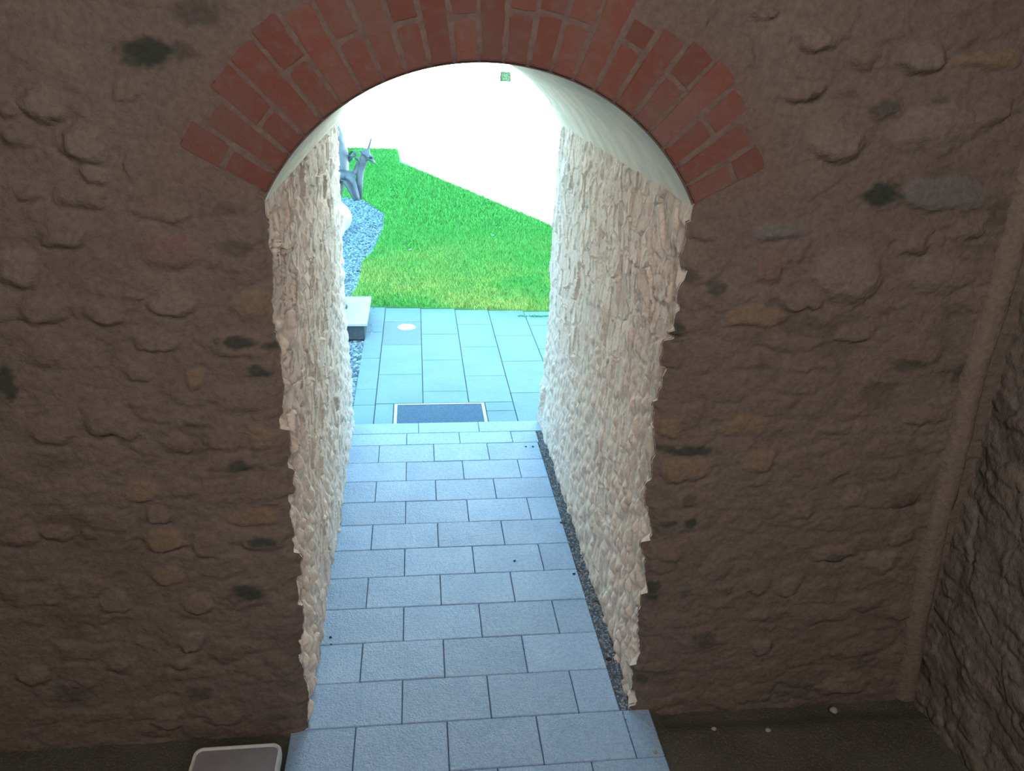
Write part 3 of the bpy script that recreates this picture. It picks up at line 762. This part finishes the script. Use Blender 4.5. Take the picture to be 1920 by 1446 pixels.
# smooth white rounded shape on the gravel
bm = bmesh.new()
bmesh.ops.create_icosphere(bm, subdivisions=4, radius=1)
for v in bm.verts:
    c = v.co.copy(); k = 1+.12*math.sin(3*c.x+1)+.1*math.sin(4*c.y+2*c.z)
    v.co = Vector((c.x*.38*k, c.y*.62*k, c.z*.30*k))
o = from_bm('mound', bm, m_mound, None, True); o.location = (-1.30, 10.2, .08)
tag(o, 'white rounded shape lying on the gravel beside the passage wall', 'mound')

# ---------------- the building itself (its shadow lies on the lawn) and what stands beyond
def prism_y(name, P_, y0, y1, m_):
    n = len(P_); V = [(x, y0, z) for x, z in P_]+[(x, y1, z) for x, z in P_]
    F = [tuple(range(n)), tuple(range(n, 2*n))[::-1]]+[(i, n+i, n+(i+1) % n, (i+1) % n) for i in range(n)]
    return link(name, mesh(name, V, F), m_)
arcp = []
for i in range(25):
    a = math.acos(.80/.86)+(math.pi-2*math.acos(.80/.86))*i/24
    arcp.append((.345+.86*math.cos(a), 1.905+.86*math.sin(a)))
# outline around the opening, slightly larger than the passage
P_ = [(-16, -.3), (-.47, -.3)]+[(-.47, 2.2)]+arcp[::-1]+[(1.15, 2.2), (1.15, -.3), (5.28, -.3), (5.28, 6.4), (6.0, 8.0), (-16, 8.0)]
o = prism_y('wall_outer', P_, 2.6, 2.99, m_render); tag(o, 'rendered outer wall of the building', 'wall', kind='structure')
o = prism_y('wall_beyond', [(-25, -.2), (30, -.2), (30, 9), (-25, 9)], 47, 47.4, m_render)
tag(o, 'white sunlit wall far beyond the lawn', 'wall', kind='structure')
bm = bmesh.new(); box_bm(bm, 4.88, 5.42, 44.7, 45.2, .72, 1.2, .05, 2)
bmesh.ops.subdivide_edges(bm, edges=bm.edges[:], cuts=5, use_grid_fill=True)
for v in bm.verts: v.co += Vector((R.uniform(-.02, .02), R.uniform(-.03, .03), R.uniform(-.03, .03)))
hg = empty('planted_hedge', (0, 0, 0))
from_bm('hedge', bm, m_hedge, hg); box('planter', (4.84, 5.5, 44.6, 45.3, -.11, .72), m_render, hg, .02)
tag(hg, 'tiny green hedge in a white planter, far away under the arch crown', 'hedge')
fe = empty('slatted_fence', (4.45, 45, -.1)); tag(fe, 'small dark grey slatted fence far away, left of the green hedge', 'fence')
for k in range(5): box('slat', (-.35, .38, -.02, .02, .78+.10*k, .82+.10*k), m_white, fe)
for xx in (-.33, .30): box('post', (xx, xx+.03, .02, .05, 0, 1.2), m_rim, fe)

# ---------------- grey stone block at the bottom left; caught light painted onto its rim
bk = empty('stone_seat', (-.562, -.80, -.01)); tag(bk, 'grey stone seat block with a rounded rim coloured pale for caught light at the bottom left', 'stone seat')
def rrect(hx, hy, r_, n=8):
    P_ = []
    for (sx_, sy_, a0) in ((1, 1, 0), (-1, 1, 90), (-1, -1, 180), (1, -1, 270)):
        for k in range(n+1):
            a = math.radians(a0+90*k/n); P_.append((sx_*(hx-r_)+r_*math.cos(a), sy_*(hy-r_)+r_*math.sin(a)))
    return P_
def rings(name, L_, mat_, parent, cap=True):
    n = len(L_[0][0]); V = [(x, y, z) for P_, z in L_ for x, y in P_]
    F = [(i*n+k, i*n+(k+1) % n, (i+1)*n+(k+1) % n, (i+1)*n+k) for i in range(len(L_)-1) for k in range(n)]
    if cap: F += [tuple(range(n))[::-1], tuple(range((len(L_)-1)*n, len(L_)*n))]
    return link(name, mesh(name, V, F), mat_, parent)
rings('block', [(rrect(.135, .30, .02), 0), (rrect(.138, .305, .022), .36), (rrect(.139, .305, .022), .452)], m_block, bk)
rings('rim', [(rrect(.139, .3055, .022), .40), (rrect(.150, .317, .03), .40), (rrect(.153, .32, .032), .425), (rrect(.152, .319, .032), .450), (rrect(.148, .315, .03), .458), (rrect(.143, .310, .026), .458), (rrect(.139, .3055, .022), .4515)], m_rim, bk, False)

# ---------------- small loose things
def unf(px, py, z=0):
    d = (px-960)/f_px*rt2-(py-723)/f_px*up2+fw
    q = CAMP+d*(z-CAMP[2])/d[2]; return q[0], q[1]
def pebble(px, py, z, r_, mt_, label, cat='pebble', seed=1):
    bm = bmesh.new(); bmesh.ops.create_icosphere(bm, subdivisions=2, radius=1); rp = random.Random(seed)
    a, b, c = rp.uniform(.8, 1.3), rp.uniform(.7, 1.1), rp.uniform(.45, .7); ph = rp.uniform(0, 6)
    for v in bm.verts:
        k = 1+.12*math.sin(3*v.co.x+ph)+.1*math.sin(4*v.co.y+ph); v.co = Vector((v.co.x*a*r_*k, v.co.y*b*r_*k, v.co.z*c*r_*k))
    o = from_bm('pebble', bm, mt_, None, True); x, y = unf(px, py, z); o.location = (x, y, z+c*r_*.8); tag(o, label, cat); return o
pebble(1076, 1077, 0, .008, m_speck, 'small black pebble on the granite slabs beside the gravel strip, halfway along', seed=2)
pebble(620, 1196, 0, .008, m_speck, 'black pebble near the left wall foot, upper of the two', seed=3)
pebble(621, 1209, 0, .006, m_speck, 'black pebble near the left wall foot, lower of the two', seed=4)
pebble(1052, 981, 0, .007, m_speck, 'tiny black pebble on the right slab edge, further away', seed=5)
pebble(1141, 1238, -.008, .014, m_speck, 'dark stone lying on the gravel strip at the lower right', seed=6)
pebble(986, 838, 0, .008, m_speck, 'dark speck on the slabs near the far step, left of the pair', seed=8)
pebble(999, 838, 0, .008, m_speck, 'dark speck on the slabs near the far step, right of the pair', seed=9)
pebble(1338, 1369, -.02, .013, m_peb, 'pale pebble on the dark floor, left of the pair by the wall foot', seed=10)
pebble(1440, 1372, -.02, .015, m_peb, 'pale pebble on the dark floor, right of the pair by the wall foot', seed=11)
pebble(1562, 1335, -.02, .020, m_peb, 'larger brownish stone in the dark gutter at the wall foot', seed=12)
pebble(1228, 1412, 0, .009, m_peb, 'pale pebble on the slab edge at the bottom right', seed=13)
def leafm(px, py, z, L_, label, rz, mt_=m_leaf):
    bm = bmesh.new(); n = 7; top = []; bot_ = []
    for k in range(n):
        q = k/(n-1); w_ = .32*math.sin(math.pi*min(1, q*1.02))+.02
        top.append(bm.verts.new((q*L_-L_/2, w_*L_, .12*L_*math.sin(q*3)+.002))); bot_.append(bm.verts.new((q*L_-L_/2, -w_*L_, .12*L_*math.sin(q*3)+.004)))
    for k in range(n-1): bm.faces.new((top[k], bot_[k], bot_[k+1], top[k+1]))
    bmesh.ops.solidify(bm, geom=bm.faces[:], thickness=.0008)
    o = from_bm('dry_leaf', bm, mt_); x, y = unf(px, py, z); o.location = (x, y, z); o.rotation_euler = (0, 0, rz); tag(o, label, 'leaf')
leafm(965, 1053, 0, .024, 'small dark leaf on the granite slabs in the middle of the passage', 1.2)
leafm(1118, 1129, -.006, .03, 'dark leaf scrap on the gravel strip by the right wall', .2)
leafm(770, 469, -.02, .07, 'whitish fallen leaf on the left part of the lawn', .4, m_stone)
leafm(924, 442, -.02, .07, 'pale fallen leaf on the middle of the lawn', 1.4, m_stone)
